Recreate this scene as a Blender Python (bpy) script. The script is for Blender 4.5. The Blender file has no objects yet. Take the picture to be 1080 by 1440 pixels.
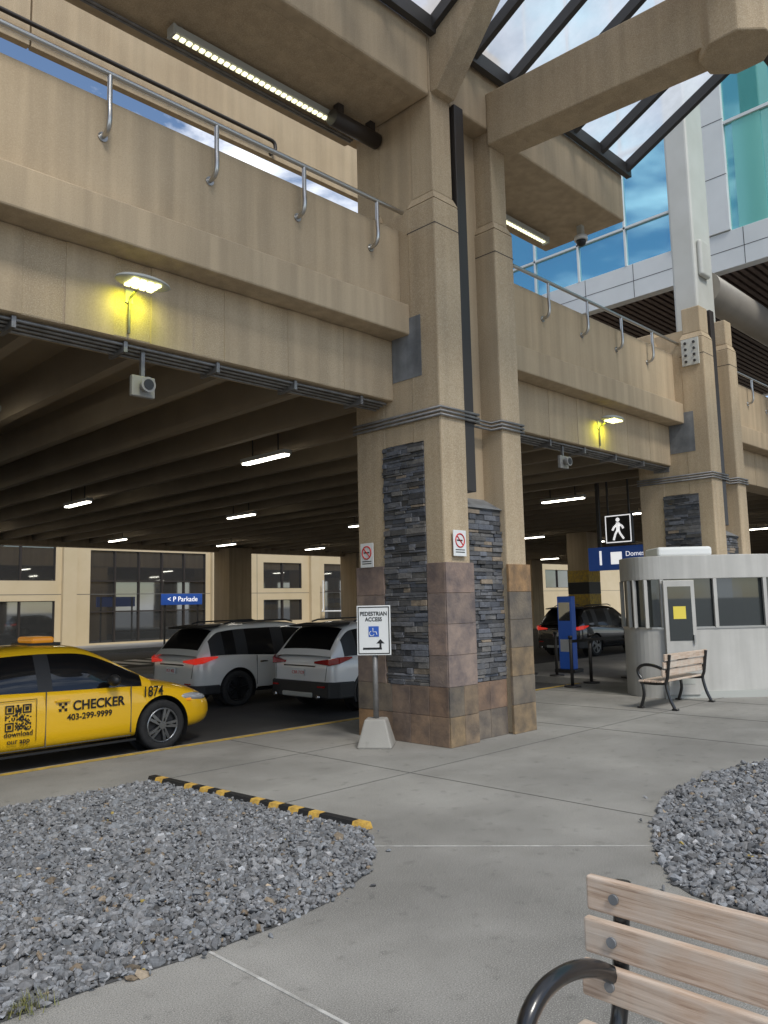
import bpy, bmesh, math, random
import numpy as np
from mathutils import Vector, Matrix
random.seed(7); rng=np.random.default_rng(7)
SC=bpy.context.scene; COL=SC.collection
SC.view_settings.view_transform='Standard'; SC.view_settings.look='None'; SC.view_settings.exposure=0
R=math.radians
# ---------------------------------------------------------------- camera
F=1120.;H0=850.;ROLL=R(1.3);CH=1.75
pitch=math.atan((H0-720)/F)
fw=Vector((1,1,0)).normalized(); rt=Vector((1,-1,0)).normalized(); up=Vector((0,0,1))
f_=fw*math.cos(pitch)+up*math.sin(pitch); u_=up*math.cos(pitch)-fw*math.sin(pitch)
r2=rt*math.cos(ROLL)-u_*math.sin(ROLL); u2=u_*math.cos(ROLL)+rt*math.sin(ROLL)
cd=bpy.data.cameras.new('camera'); cam=bpy.data.objects.new('camera',cd); COL.objects.link(cam)
M=Matrix((r2,u2,-f_)).transposed().to_4x4(); M.translation=Vector((0,0,CH)); cam.matrix_world=M
cd.sensor_fit='VERTICAL'; cd.sensor_height=36; cd.lens=28; cd.clip_start=.05; cd.clip_end=5000
SC.camera=cam
# ---------------------------------------------------------------- materials
def newmat(name):
    m=bpy.data.materials.new(name); m.use_nodes=True
    nt=m.node_tree; return m,nt,nt.nodes['Principled BSDF']
def N(nt,t,**k):
    n=nt.nodes.new(t)
    for a,b in k.items(): setattr(n,a,b)
    return n
def simple(name,c,rough=.5,metal=0,spec=.5,emis=None,es=0,coat=0):
    m,nt,b=newmat(name); b.inputs['Base Color'].default_value=(*c,1); b.inputs['Roughness'].default_value=rough
    b.inputs['Metallic'].default_value=metal; b.inputs['Specular IOR Level'].default_value=spec
    b.inputs['Coat Weight'].default_value=coat; b.inputs['Coat Roughness'].default_value=.03
    if emis: b.inputs['Emission Color'].default_value=(*emis,1); b.inputs['Emission Strength'].default_value=es
    return m
def surf(name,c1,c2,scale=2.,speck=None,speckscale=120.,speckamt=.5,rough=.85,bump=.3,bumpscale=80.,streak=0,attr=False,stretch=(1,1,1),metal=0,detail=6,speclow=.56,spechi=.64,stain=0):
    m,nt,b=newmat(name); L=nt.links.new
    tc=N(nt,'ShaderNodeTexCoord'); mp=N(nt,'ShaderNodeMapping'); mp.inputs['Scale'].default_value=stretch; L(tc.outputs['Object'],mp.inputs[0])
    n1=N(nt,'ShaderNodeTexNoise'); n1.inputs['Scale'].default_value=scale; n1.inputs['Detail'].default_value=detail; n1.inputs['Roughness'].default_value=.6; L(mp.outputs[0],n1.inputs['Vector'])
    r1=N(nt,'ShaderNodeValToRGB'); r1.color_ramp.elements[0].position=.33; r1.color_ramp.elements[1].position=.67
    r1.color_ramp.elements[0].color=(*c1,1); r1.color_ramp.elements[1].color=(*c2,1); L(n1.outputs['Fac'],r1.inputs[0]); col=r1.outputs[0]
    if attr:
        a=N(nt,'ShaderNodeAttribute',attribute_name='Col'); mx=N(nt,'ShaderNodeMix',data_type='RGBA',blend_type='MULTIPLY'); mx.inputs[0].default_value=1
        L(col,mx.inputs[6]); L(a.outputs['Color'],mx.inputs[7]); col=mx.outputs[2]
    for amt,msc,sc_,lo,hi in ((streak,(5,5,.25),1.3,.35,.7),(stain,(1,1,1),.55,.38,.60),(stain*.8,(1,1,1),7.,.30,.40)):
        if not amt: continue
        mp2=N(nt,'ShaderNodeMapping'); mp2.inputs['Scale'].default_value=msc; mp2.inputs['Location'].default_value=(sc_,2.3,0); L(tc.outputs['Object'],mp2.inputs[0])
        n3=N(nt,'ShaderNodeTexNoise'); n3.inputs['Scale'].default_value=sc_; n3.inputs['Detail'].default_value=5; L(mp2.outputs[0],n3.inputs['Vector'])
        r3=N(nt,'ShaderNodeMapRange'); r3.inputs[1].default_value=lo; r3.inputs[2].default_value=hi; r3.inputs[3].default_value=1-amt; r3.inputs[4].default_value=1.05; L(n3.outputs['Fac'],r3.inputs[0])
        vm=N(nt,'ShaderNodeVectorMath',operation='SCALE'); L(col,vm.inputs[0]); L(r3.outputs[0],vm.inputs['Scale']); col=vm.outputs[0]
    if speck:
        n2=N(nt,'ShaderNodeTexNoise'); n2.inputs['Scale'].default_value=speckscale; n2.inputs['Detail'].default_value=2; L(tc.outputs['Object'],n2.inputs['Vector'])
        for (lo,hi,cc,am) in ((speclow,spechi,speck[0],speckamt),(1-speclow,1-spechi,speck[1],speckamt)):
            r=N(nt,'ShaderNodeMapRange'); r.inputs[1].default_value=lo; r.inputs[2].default_value=hi; r.inputs[3].default_value=0; r.inputs[4].default_value=am; L(n2.outputs['Fac'],r.inputs[0])
            mx=N(nt,'ShaderNodeMix',data_type='RGBA'); L(r.outputs[0],mx.inputs[0]); L(col,mx.inputs[6]); mx.inputs[7].default_value=(*cc,1); col=mx.outputs[2]
    L(col,b.inputs['Base Color']); b.inputs['Roughness'].default_value=rough; b.inputs['Metallic'].default_value=metal
    if bump:
        nb=N(nt,'ShaderNodeTexNoise'); nb.inputs['Scale'].default_value=bumpscale; nb.inputs['Detail'].default_value=4; L(tc.outputs['Object'],nb.inputs['Vector'])
        bp=N(nt,'ShaderNodeBump'); bp.inputs['Strength'].default_value=bump; bp.inputs['Distance'].default_value=.01; L(nb.outputs['Fac'],bp.inputs['Height']); L(bp.outputs[0],b.inputs['Normal'])
    return m
m_conc=surf('tan_concrete',(.435,.332,.212),(.495,.388,.255),scale=1.1,speck=((.25,.18,.11),(.62,.53,.40)),speckscale=85,speckamt=.42,streak=.15,bump=.25,bumpscale=90)
m_conc2=surf('tan_concrete_smooth',(.44,.338,.217),(.49,.383,.253),scale=.9,speck=((.28,.205,.13),(.58,.48,.35)),speckscale=80,speckamt=.22,streak=.18,bump=.12)
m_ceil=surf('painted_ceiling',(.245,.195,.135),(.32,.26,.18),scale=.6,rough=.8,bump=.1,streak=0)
m_farwall=surf('beige_precast',(.54,.44,.275),(.60,.495,.33),scale=.5,rough=.85,bump=.1)
m_side=surf('sidewalk_concrete',(.215,.208,.190),(.285,.276,.255),scale=1.3,speck=((.11,.105,.095),(.43,.41,.38)),speckscale=150,speckamt=.65,bump=.3,bumpscale=150,detail=9,stain=.27)
m_side2=surf('sidewalk_concrete_far',(.24,.23,.21),(.31,.30,.275),scale=.8,bump=.2,stain=.15)
m_kerb=surf('kerb_concrete',(.23,.22,.20),(.32,.30,.28),scale=2.,bump=.2,stain=.2)
m_asph=surf('asphalt',(.034,.034,.036),(.062,.061,.060),scale=.8,speck=((.025,.025,.025),(.13,.13,.125)),speckscale=120,speckamt=.5,bump=.4,bumpscale=160)
m_ground=surf('ground_concrete',(.16,.155,.145),(.22,.21,.20),scale=.05,bump=.1)
m_yel=surf('yellow_line_paint',(.30,.22,.08),(.62,.40,.05),scale=9,bump=.1,rough=.7)
m_edgey=surf('edging_yellow',(.40,.24,.06),(.70,.44,.08),scale=22,rough=.7,bump=.2)
m_white=simple('white_paint',(.75,.75,.73),.6)
m_whtln=surf('pale_sealant',(.30,.29,.27),(.56,.55,.52),scale=9,bump=0)
m_joint=simple('joint_dark',(.12,.117,.107),.9)
m_stone=surf('ledge_stone',(.8,.8,.8),(1.25,1.25,1.25),scale=14,attr=True,rough=.75,bump=.8,bumpscale=40)
m_tile=surf('slate_tile',(.62,.60,.62),(1.35,1.22,1.05),scale=5,attr=True,rough=.6,bump=.5,bumpscale=30,detail=9)
m_grav=surf('gravel_stone',(.8,.8,.8),(1.2,1.2,1.2),scale=60,attr=True,rough=.8,bump=0)
m_gravbed=simple('gravel_bed_soil',(.07,.07,.07),1)
m_grout=simple('grout_dark',(.06,.055,.05),.95)
m_steel=simple('stainless_steel',(.50,.49,.47),.3,1)
m_galv=surf('galvanised_conduit',(.16,.155,.15),(.27,.265,.26),scale=6,rough=.5,metal=.5,bump=0)
m_dsteel=simple('dark_steel',(.035,.032,.03),.5)
m_brown=simple('dark_brown_metal',(.035,.028,.024),.5)
m_gpatch=surf('grey_metal_plate',(.16,.17,.18),(.25,.26,.27),scale=5,rough=.5,bump=.05,streak=.3)
m_wsteel=surf('white_steel_paint',(.50,.50,.455),(.57,.57,.53),scale=1.,rough=.45,bump=0)
m_wpanel=surf('white_aluminium_panel',(.60,.62,.62),(.68,.70,.70),scale=.7,rough=.35,bump=0)
m_tube=surf('taupe_steel_paint',(.24,.215,.18),(.30,.27,.225),scale=1,rough=.45,bump=0)
m_slat=surf('wood_soffit',(.07,.045,.035),(.12,.08,.06),scale=4,rough=.6,bump=.1)
def glassy(name,base,gl,fac=.5,rough=.03,spec=.5):
    m,nt,b=newmat(name); L=nt.links.new
    b.inputs['Base Color'].default_value=(*base,1); b.inputs['Roughness'].default_value=.3; b.inputs['Specular IOR Level'].default_value=spec
    g=N(nt,'ShaderNodeBsdfGlossy'); g.inputs['Color'].default_value=(*gl,1); g.inputs['Roughness'].default_value=rough
    mx=N(nt,'ShaderNodeMixShader'); mx.inputs[0].default_value=fac; L(b.outputs[0],mx.inputs[1]); L(g.outputs[0],mx.inputs[2])
    L(mx.outputs[0],nt.nodes['Material Output'].inputs[0]); return m
m_tglass=glassy('terminal_blue_glass',(.03,.26,.36),(.42,.76,.88),.7)
m_tglass2=glassy('terminal_green_glass',(.05,.33,.33),(.45,.82,.80),.5)
m_tblind=glassy('terminal_blind',(.16,.50,.44),(.45,.8,.75),.25,.2)
m_wglass=glassy('window_glass_dark',(.03,.03,.03),(.75,.78,.78),.27)
m_cglass=glassy('car_glass',(.006,.006,.007),(.8,.85,.9),.05,.02,.15)
m_bglass=glassy('booth_glass',(.02,.024,.024),(.7,.75,.75),.10,.02,.3)
def skylight():
    m,nt,b=newmat('frosted_skylight'); L=nt.links.new
    t=N(nt,'ShaderNodeBsdfTranslucent'); t.inputs[0].default_value=(.97,.98,1,1)
    p=N(nt,'ShaderNodeBsdfTransparent'); p.inputs[0].default_value=(.93,.94,.96,1)
    tc=N(nt,'ShaderNodeTexCoord'); n=N(nt,'ShaderNodeTexNoise'); n.inputs['Scale'].default_value=1.2; n.inputs['Detail'].default_value=6; L(tc.outputs['Object'],n.inputs['Vector'])
    mr=N(nt,'ShaderNodeMapRange'); mr.inputs[1].default_value=.35; mr.inputs[2].default_value=.65; mr.inputs[3].default_value=.15; mr.inputs[4].default_value=.5; L(n.outputs['Fac'],mr.inputs[0])
    mx=N(nt,'ShaderNodeMixShader'); L(mr.outputs[0],mx.inputs[0]); L(t.outputs[0],mx.inputs[1]); L(p.outputs[0],mx.inputs[2]); L(mx.outputs[0],nt.nodes['Material Output'].inputs[0]); return m
m_sky=skylight()
m_lampw=simple('tube_lamp',(.9,.9,.85),.4,emis=(1,.94,.80),es=11)
m_led=simple('led_lens',(.9,.9,.7),.4,emis=(1,.95,.6),es=1.8)
m_ledy=simple('lamp_lens_yellow',(.9,.85,.3),.4,emis=(1,.95,.40),es=3)
m_lampbody=simple('lamp_housing',(.42,.43,.40),.5)
m_spk=simple('speaker_grey',(.27,.26,.24),.55)
m_black=simple('black_plastic',(.018,.018,.019),.5)
m_iron=simple('black_cast_iron',(.012,.012,.013),.28,coat=.4)
m_rubber=surf('tyre_rubber',(.018,.018,.018),(.03,.03,.03),scale=20,rough=.85,bump=.1)
m_rim=simple('alloy_rim',(.32,.33,.34),.3,.9)
m_rimblk=simple('black_rim',(.02,.02,.022),.3,.3)
m_taxi=simple('taxi_yellow_paint',(.97,.56,.012),.32,coat=.8)
m_carw=simple('white_car_paint',(.80,.80,.79),.25,coat=1)
m_carp=simple('pearl_car_paint',(.74,.73,.69),.25,coat=1)
m_cark=simple('black_car_paint',(.012,.012,.014),.25,coat=1)
m_red=simple('tail_lamp_red',(.35,.01,.01),.15,coat=1)
m_redon=simple('tail_lamp_lit',(.5,.01,.01),.2,emis=(1,.05,.03),es=.4,coat=1)
m_clear=simple('headlamp_clear',(.6,.62,.65),.1,.3,coat=1)
m_orange=simple('orange_lamp',(.85,.30,.02),.3,coat=.5,emis=(1,.4,.03),es=.25)
m_chrome=simple('chrome',(.7,.7,.7),.12,1)
m_signw=simple('sign_white',(.72,.73,.72),.45)
m_signblk=simple('sign_black',(.01,.01,.01),.5)
m_signblue=simple('sign_blue',(.02,.08,.36),.4,emis=(.03,.12,.5),es=.12)  # weak glow added to the blue so shaded sign panels read brighter
m_signred=simple('sign_red',(.55,.02,.02),.45)
m_signglow=simple('sign_white_glow',(.85,.85,.85),.5,emis=(1,1,1),es=.7)  # sign white with its own glow added, keeps lettering bright in shade
for m in (m_led,m_ledy,m_redon,m_signblue,m_signglow,m_orange):
    try: m.cycles.emission_sampling='NONE'
    except Exception: pass
def wood():
    m,nt,b=newmat('weathered_wood'); L=nt.links.new
    tc=N(nt,'ShaderNodeTexCoord'); mp=N(nt,'ShaderNodeMapping'); mp.inputs['Scale'].default_value=(.9,12,22); L(tc.outputs['Object'],mp.inputs[0])
    n=N(nt,'ShaderNodeTexNoise'); n.inputs['Scale'].default_value=3.5; n.inputs['Detail'].default_value=9; n.inputs['Roughness'].default_value=.65; n.inputs['Distortion'].default_value=.5; L(mp.outputs[0],n.inputs['Vector'])
    r=N(nt,'ShaderNodeValToRGB'); e=r.color_ramp.elements; e[0].position=.28; e[0].color=(.22,.14,.095,1); e[1].position=.68; e[1].color=(.62,.51,.42,1); x=r.color_ramp.elements.new(.45); x.color=(.48,.36,.27,1)
    L(n.outputs['Fac'],r.inputs[0])
    n2=N(nt,'ShaderNodeTexNoise'); n2.inputs['Scale'].default_value=5; n2.inputs['Detail'].default_value=5; L(tc.outputs['Object'],n2.inputs['Vector'])
    q=N(nt,'ShaderNodeMapRange'); q.inputs[1].default_value=.45; q.inputs[2].default_value=.65; q.inputs[4].default_value=.6; L(n2.outputs['Fac'],q.inputs[0])
    mx=N(nt,'ShaderNodeMix',data_type='RGBA'); L(q.outputs[0],mx.inputs[0]); L(r.outputs[0],mx.inputs[6]); mx.inputs[7].default_value=(.54,.50,.44,1)
    L(mx.outputs[2],b.inputs['Base Color']); b.inputs['Roughness'].default_value=.75
    bp=N(nt,'ShaderNodeBump'); bp.inputs['Strength'].default_value=.4; bp.inputs['Distance'].default_value=.004; L(n.outputs['Fac'],bp.inputs['Height']); L(bp.outputs[0],b.inputs['Normal']); return m
m_wood=wood()
# ---------------------------------------------------------------- builders
def group(name,loc=(0,0,0),rz=0,sc=(1,1,1)):
    e=bpy.data.objects.new(name,None); COL.objects.link(e); e.location=loc; e.rotation_euler=(0,0,rz); e.scale=sc; e.empty_display_size=.3; return e
def addmesh(name,me,par=None,mats=(),smooth=False,bevel=0,seg=2):
    o=bpy.data.objects.new(name,me); COL.objects.link(o)
    for m in mats: me.materials.append(m)
    if smooth:
        for p in me.polygons: p.use_smooth=True
    if bevel:
        b=o.modifiers.new('bevel','BEVEL'); b.width=bevel; b.segments=seg; b.limit_method='ANGLE'
    if par: o.parent=par
    return o
CUBE=[(0,0,0),(1,0,0),(1,1,0),(0,1,0),(0,0,1),(1,0,1),(1,1,1),(0,1,1)]
CF=[(0,3,2,1),(4,5,6,7),(0,1,5,4),(1,2,6,5),(2,3,7,6),(3,0,4,7)]
def boxes(name,bl,mat,par=None,bevel=0,jit=0,seg=1):
    V=[];Fc=[];C=[]
    for b in bl:
        k=len(V)
        for c in CUBE:
            V.append((b[0]+(b[1]-b[0])*c[0]+random.uniform(-jit,jit),b[2]+(b[3]-b[2])*c[1]+random.uniform(-jit,jit),b[4]+(b[5]-b[4])*c[2]+random.uniform(-jit,jit)))
        Fc+=[tuple(k+i for i in f) for f in CF]
        C+=[b[6] if len(b)>6 else (1,1,1)]*8
    me=bpy.data.meshes.new(name); me.from_pydata(V,[],Fc)
    if any(len(b)>6 for b in bl):
        a=me.color_attributes.new('Col','FLOAT_COLOR','POINT')
        a.data.foreach_set('color',[v for c in C for v in (*c,1)])
    me.update()
    return addmesh(name,me,par,[mat],bevel=bevel,seg=seg)
def box(name,x0,x1,y0,y1,z0,z1,mat,par=None,bevel=0,seg=2):
    return boxes(name,[(x0,x1,y0,y1,z0,z1)],mat,par,bevel,seg=seg)
def prism(name,pts,z0,z1,mat,par=None,bevel=0):
    n=len(pts); V=[(x,y,z0) for x,y in pts]+[(x,y,z1) for x,y in pts]
    Fc=[tuple(range(n-1,-1,-1)),tuple(range(n,2*n))]+[(i,(i+1)%n,n+(i+1)%n,n+i) for i in range(n)]
    me=bpy.data.meshes.new(name); me.from_pydata(V,[],Fc); me.update(); return addmesh(name,me,par,[mat],bevel=bevel)
def sheet(name,pts,z,mat,par=None):
    me=bpy.data.meshes.new(name); me.from_pydata([(x,y,z) for x,y in pts],[],[tuple(range(len(pts)))]); me.update(); return addmesh(name,me,par,[mat])
def hexa(name,v8,mat,par=None,bevel=0):
    me=bpy.data.meshes.new(name); me.from_pydata(v8,[],CF); me.update(); return addmesh(name,me,par,[mat],bevel=bevel)
def tube(name,paths,r,mat,par=None,res=3,cyc=False):
    c=bpy.data.curves.new(name,'CURVE'); c.dimensions='3D'; c.bevel_depth=r; c.bevel_resolution=res; c.use_fill_caps=True
    for p in paths:
        s=c.splines.new('POLY'); s.points.add(len(p)-1); s.use_cyclic_u=cyc
        for i,q in enumerate(p): s.points[i].co=(*q,1)
    c.materials.append(mat); o=bpy.data.objects.new(name,c); COL.objects.link(o)
    if par: o.parent=par
    return o
def smoothpath(p,n=4):
    out=[]
    P=[Vector(q) for q in p]
    for i in range(len(P)-1):
        p0=P[max(i-1,0)];p1=P[i];p2=P[i+1];p3=P[min(i+2,len(P)-1)]
        for k in range(n):
            t=k/n; out.append(tuple(.5*((2*p1)+(p2-p0)*t+(2*p0-5*p1+4*p2-p3)*t*t+(3*p1-p0-3*p2+p3)*t**3)))
    out.append(tuple(P[-1])); return out
def cyl(name,c,r,h,axis,mat,par=None,seg=24,r2_=None,smooth=True):
    bm=bmesh.new(); bmesh.ops.create_cone(bm,cap_ends=True,segments=seg,radius1=r,radius2=r if r2_ is None else r2_,depth=h)
    if axis=='X': bmesh.ops.rotate(bm,verts=bm.verts,matrix=Matrix.Rotation(R(90),3,'Y'))
    if axis=='Y': bmesh.ops.rotate(bm,verts=bm.verts,matrix=Matrix.Rotation(R(90),3,'X'))
    bmesh.ops.translate(bm,verts=bm.verts,vec=c)
    me=bpy.data.meshes.new(name); bm.to_mesh(me); bm.free()
    if smooth:
        for p in me.polygons: p.use_smooth=len(p.vertices)<5
    return addmesh(name,me,par,[mat])
def text(name,s,loc,size,mat,par=None,rot=(R(90),0,0),align='CENTER',ext=.001,xs=1,bold=0):
    c=bpy.data.curves.new(name,'FONT'); c.body=s; c.size=size; c.align_x=align; c.align_y='CENTER'; c.extrude=ext; c.offset=bold
    c.materials.append(mat); o=bpy.data.objects.new(name,c); COL.objects.link(o); o.location=loc; o.rotation_euler=rot; o.scale=(xs,1,1)
    if par: o.parent=par
    return o
# ---------------------------------------------------------------- world
w=bpy.data.worlds.new('World'); SC.world=w; w.use_nodes=True; nt=w.node_tree; L=nt.links.new
bg=nt.nodes['Background']; sky=N(nt,'ShaderNodeTexSky',sky_type='NISHITA'); sky.sun_disc=False
SUNEL=50; sd=Vector((-.30,-.95,0)).normalized()*math.cos(R(SUNEL))+Vector((0,0,math.sin(R(SUNEL))))
sky.sun_elevation=R(SUNEL); sky.sun_rotation=math.atan2(sd.x,sd.y); sky.air_density=1.0; sky.dust_density=.5; sky.ozone_density=2.0
tc=N(nt,'ShaderNodeTexCoord'); mp=N(nt,'ShaderNodeMapping'); mp.inputs['Scale'].default_value=(1.6,1.6,3.6); mp.inputs['Location'].default_value=(3.1,.7,.4); L(tc.outputs['Generated'],mp.inputs[0])
nz=N(nt,'ShaderNodeTexNoise'); nz.inputs['Scale'].default_value=2.6; nz.inputs['Detail'].default_value=9; nz.inputs['Roughness'].default_value=.58; nz.inputs['Distortion'].default_value=.3; L(mp.outputs[0],nz.inputs['Vector'])
mr=N(nt,'ShaderNodeMapRange'); mr.inputs[1].default_value=.48; mr.inputs[2].default_value=.63; L(nz.outputs['Fac'],mr.inputs[0])
mx=N(nt,'ShaderNodeMix',data_type='RGBA'); L(mr.outputs[0],mx.inputs[0]); L(sky.outputs[0],mx.inputs[6]); mx.inputs[7].default_value=(9.5,9.7,10.2,1)
L(mx.outputs[2],bg.inputs[0]); bg.inputs[1].default_value=.15
sl=bpy.data.lights.new('sun','SUN'); sl.energy=2.6; sl.angle=R(16); sl.color=(1,.955,.87)
so=bpy.data.objects.new('sun',sl); COL.objects.link(so); so.rotation_euler=sd.to_track_quat('Z','Y').to_euler(); so.location=(0,-20,40)
# ---------------------------------------------------------------- ground
sheet('ground',[(-1500,-1500),(1500,-1500),(1500,1500),(-1500,1500)],-.158,m_ground)
sheet('road',[(-60,9.2),(120,9.2),(120,36.5),(-60,36.5)],-.15,m_asph)
sw=prism('sidewalk',[(-40,-9),(60,-9),(60,9.22),(-40,9.22)],-.2,0,m_side)
g=group('kerb'); box('kerb_stone',-40,60,9.22,9.40,-.2,.003,m_kerb,g,.015); boxes('yellow_edge',[(-40,15,9.225,9.33,.0035,.008)],m_yel,g)
isl=group('traffic_island')
prism('island_paving',[(16,9.41),(60,9.41),(60,13.1),(17,13.1),(16,12.2)],-.2,.0,m_side2,isl)
prism('far_island',[(9,21.2),(11,20.2),(20,20.2),(20,22.8),(10,22.8)],-.2,.02,m_kerb,isl,.04)
prism('far_walk',[(-30,34.5),(90,34.5),(90,41),(-30,41)],-.2,.0,m_side2,isl)
for i in range(5): sheet('crosswalk_stripe',[(12+i*.9,26.0),(12.5+i*.9,26.0),(12.5+i*.9,29),(12+i*.9,29)],-.146,m_white,isl)
pj=group('pavement_joint')
boxes('sealant',[(2.37,2.388,1.0,3.72,.001,.005)],m_whtln,pj)
jl=[]
for x in (6.2,9.9,11.8,13.6): jl.append((x,x+.007,-8,9.2,.001,.004))
for y in (5.9,): jl.append((4.45,40,y,y+.007,.001,.0045))
boxes('saw_cut',jl,m_joint,pj)
def strip(name,a,b,wd,z0,z1,mat):
    a=Vector((*a,0));b=Vector((*b,0));d=(b-a).normalized();n=Vector((-d.y,d.x,0))*wd/2
    return prism(name,[tuple((a-n)[:2]),tuple((b-n)[:2]),tuple((b+n)[:2]),tuple((a+n)[:2])],z0,z1,mat,pj)
strip('sealant',(4.17,4.39),(5.53,2.82),.011,.001,.004,m_whtln)
strip('saw_cut',(4.4,7.68),(7.5,7.68),.008,.001,.004,m_joint)
# gravel
def inpoly(P,x,y):
    ins=np.zeros(len(x),bool); n=len(P)
    for i in range(n):
        x1,y1=P[i];x2,y2=P[(i+1)%n]
        c=((y1>y)!=(y2>y))&(x<(x2-x1)*(y-y1)/((y2-y1)+1e-9)+x1); ins^=c
    return ins
bm=bmesh.new(); bmesh.ops.create_icosphere(bm,subdivisions=1,radius=1); IV=np.array([v.co[:] for v in bm.verts]); IF=np.array([[v.index for v in f.verts] for f in bm.faces]); bm.free()
def gravel(name,poly,dens,box_,size,stray=0):
    x0,x1,y0,y1=box_; n=int(dens*(x1-x0)*(y1-y0)); x=rng.uniform(x0,x1,n); y=rng.uniform(y0,y1,n); k=inpoly(poly,x,y)
    if stray:
        sx=x+rng.normal(0,.07,n); sy=y+rng.normal(0,.07,n); out=k&(~inpoly(poly,sx,sy))&(rng.random(n)<.10)&(sy<7.66); ex,ey=sx[out],sy[out]
        x=np.concatenate([x[k],ex]); y=np.concatenate([y[k],ey])
    else: x=x[k];y=y[k]
    n=len(x)
    q=rng.normal(size=(n,4)); q/=np.linalg.norm(q,axis=1)[:,None]; a,b,c,d=q.T
    Rm=np.stack([1-2*(c*c+d*d),2*(b*c-a*d),2*(b*d+a*c),2*(b*c+a*d),1-2*(b*b+d*d),2*(c*d-a*b),2*(b*d-a*c),2*(c*d+a*b),1-2*(b*b+c*c)],1).reshape(n,3,3)
    s=size*np.exp(rng.normal(0,.36,n)); sc=s[:,None]*np.stack([rng.uniform(.9,1.4,n),rng.uniform(.6,1.,n),rng.uniform(.35,.75,n)],1)
    lv=IV[None]*(1+rng.uniform(-.28,.28,(n,len(IV),1)))*sc[:,None,:]
    v=np.einsum('nij,nkj->nki',Rm,lv); v[:,:,2]*=.8
    v+=np.stack([x,y,rng.uniform(.004,.028,n)],1)[:,None,:]
    fc=(IF[None]+np.arange(n)[:,None,None]*len(IV)).reshape(-1,3)
    g_=rng.uniform(.10,.25,n); g_[rng.random(n)<.07]*=1.6; t=rng.uniform(-.03,.03,n)
    colr=np.stack([g_*(.98+t),g_*1.0,g_*(1.04-t),np.ones(n)],1); br=rng.random(n)<.025; colr[br,0]*=1.3; colr[br,2]*=.68
    leaf=rng.random(n)<.0015; colr[leaf,:3]=(.40,.30,.08)
    colr=np.repeat(colr,len(IV),0)
    me=bpy.data.meshes.new(name); me.from_pydata(v.reshape(-1,3).tolist(),[],fc.tolist())
    at=me.color_attributes.new('Col','FLOAT_COLOR','POINT'); at.data.foreach_set('color',colr.ravel()); me.update()
    return me
PL=[(-1,7.68),(4.22,7.66),(4.36,6.2),(4.41,4.73),(4.30,4.50),(4.05,4.22),(3.75,3.98),(3.47,3.86),(3.2,3.77),(2.86,3.72),(2.37,3.72),(1.79,3.78),(-1,3.78)]
PR=[(12,2.7),(9.5,3.15),(8.34,3.45),(7.78,3.52),(7.2,3.5),(6.65,3.37),(5.82,3.02),(5.4,2.8),(5.11,2.59),(4.85,2.4),(4.74,2.24),(4.68,2.0),(4.70,1.80),(4.9,1.0),(5.2,-1),(12,-1)]
for P_,bx,dn in ((PL,(0.9,4.45,3.7,7.7),2500),(PR,(4.6,9.6,.3,3.6),1350)):
    g=group('gravel_bed'); sheet('bed',P_,.004,m_gravbed,g); addmesh('stones',gravel('stones',P_,dn,bx,.0172 if dn>2000 else .022,1),g,[m_grav])
g=group('grass_tuft'); V=[];Fc=[]
for i in range(160):
    bx_=1.50+random.gauss(0,.05); by_=3.80+random.gauss(0,.035); a=random.uniform(0,6.28); l=random.uniform(.02,.06); ww=.0025
    dx,dy=math.cos(a),math.sin(a); k=len(V)
    V+=[(bx_-dy*ww,by_+dx*ww,.01),(bx_+dy*ww,by_-dx*ww,.01),(bx_+dx*l*.7,by_+dy*l*.7,.015+l)]; Fc.append((k,k+1,k+2))
me=bpy.data.meshes.new('blades'); me.from_pydata(V,[],Fc); addmesh('blades',me,g,[surf('grass_blade',(.10,.12,.03),(.22,.20,.07),scale=30,bump=0)])
g=group('rubber_edging')
A=Vector((4.24,7.70,0));B=Vector((4.44,4.70,0)); d=(B-A)/12; nrm=Vector((-d.y,d.x,0)).normalized()*.06
for i in range(12):
    a=A+d*i
    for j in range(2):
        p=a+d*.5*j; q=a+d*.5*(j+1); h=.06
        v=[p-nrm,q-nrm,q+nrm,p+nrm]; t=[p-nrm*.6,q-nrm*.6,q+nrm*.6,p+nrm*.6]
        hexa('block',[(x.x,x.y,.005) for x in v]+[(x.x,x.y,h) for x in t],m_edgey if (j==1 and i not in (1,5,10)) else m_black,g)
# ---------------------------------------------------------------- parkade
pk=group('concrete_parkade')
XL,XR=-14,62
cols_x=[-0.70,7.56,15.82,24.08,32.34,40.6]
def spans():
    out=[]; prev=XL
    for c in cols_x: out.append((prev,c+.02)); prev=c+1.72
    out.append((prev,XR)); return out
for a,b in spans():
    box('edge_beam',a,b,7.34,7.95,4.48,5.32,m_conc,pk,.02)
    box('parapet_lip',a,b,7.0,7.40,5.32,5.74,m_conc2,pk,.02)
    box('parapet_upper',a,b,7.16,7.40,5.79,6.84,m_conc2,pk,.02)
    box('parapet_groove',a,b,7.20,7.38,5.73,5.80,m_conc2,pk)
    n=max(1,int((b-a)/.9)); boxes('beam_panel',[(a+.25+i*.9,a+.25+i*.9+.5,7.333,7.345,4.485,5.315) for i in range(n) if a+.25+i*.9+.5<b],m_conc2,pk,.003)
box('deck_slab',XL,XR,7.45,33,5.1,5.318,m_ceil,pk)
x=XL+.3
V=[];Fc=[]
while x<XR:
    k=len(V); V+=[(x-.07,7.96,4.62),(x+.07,7.96,4.62),(x+.07,33,4.62),(x-.07,33,4.62),(x-.15,7.96,5.12),(x+.15,7.96,5.12),(x+.15,33,5.12),(x-.15,33,5.12)]
    Fc+=[tuple(k+i for i in f) for f in CF]; x+=1.2
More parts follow.
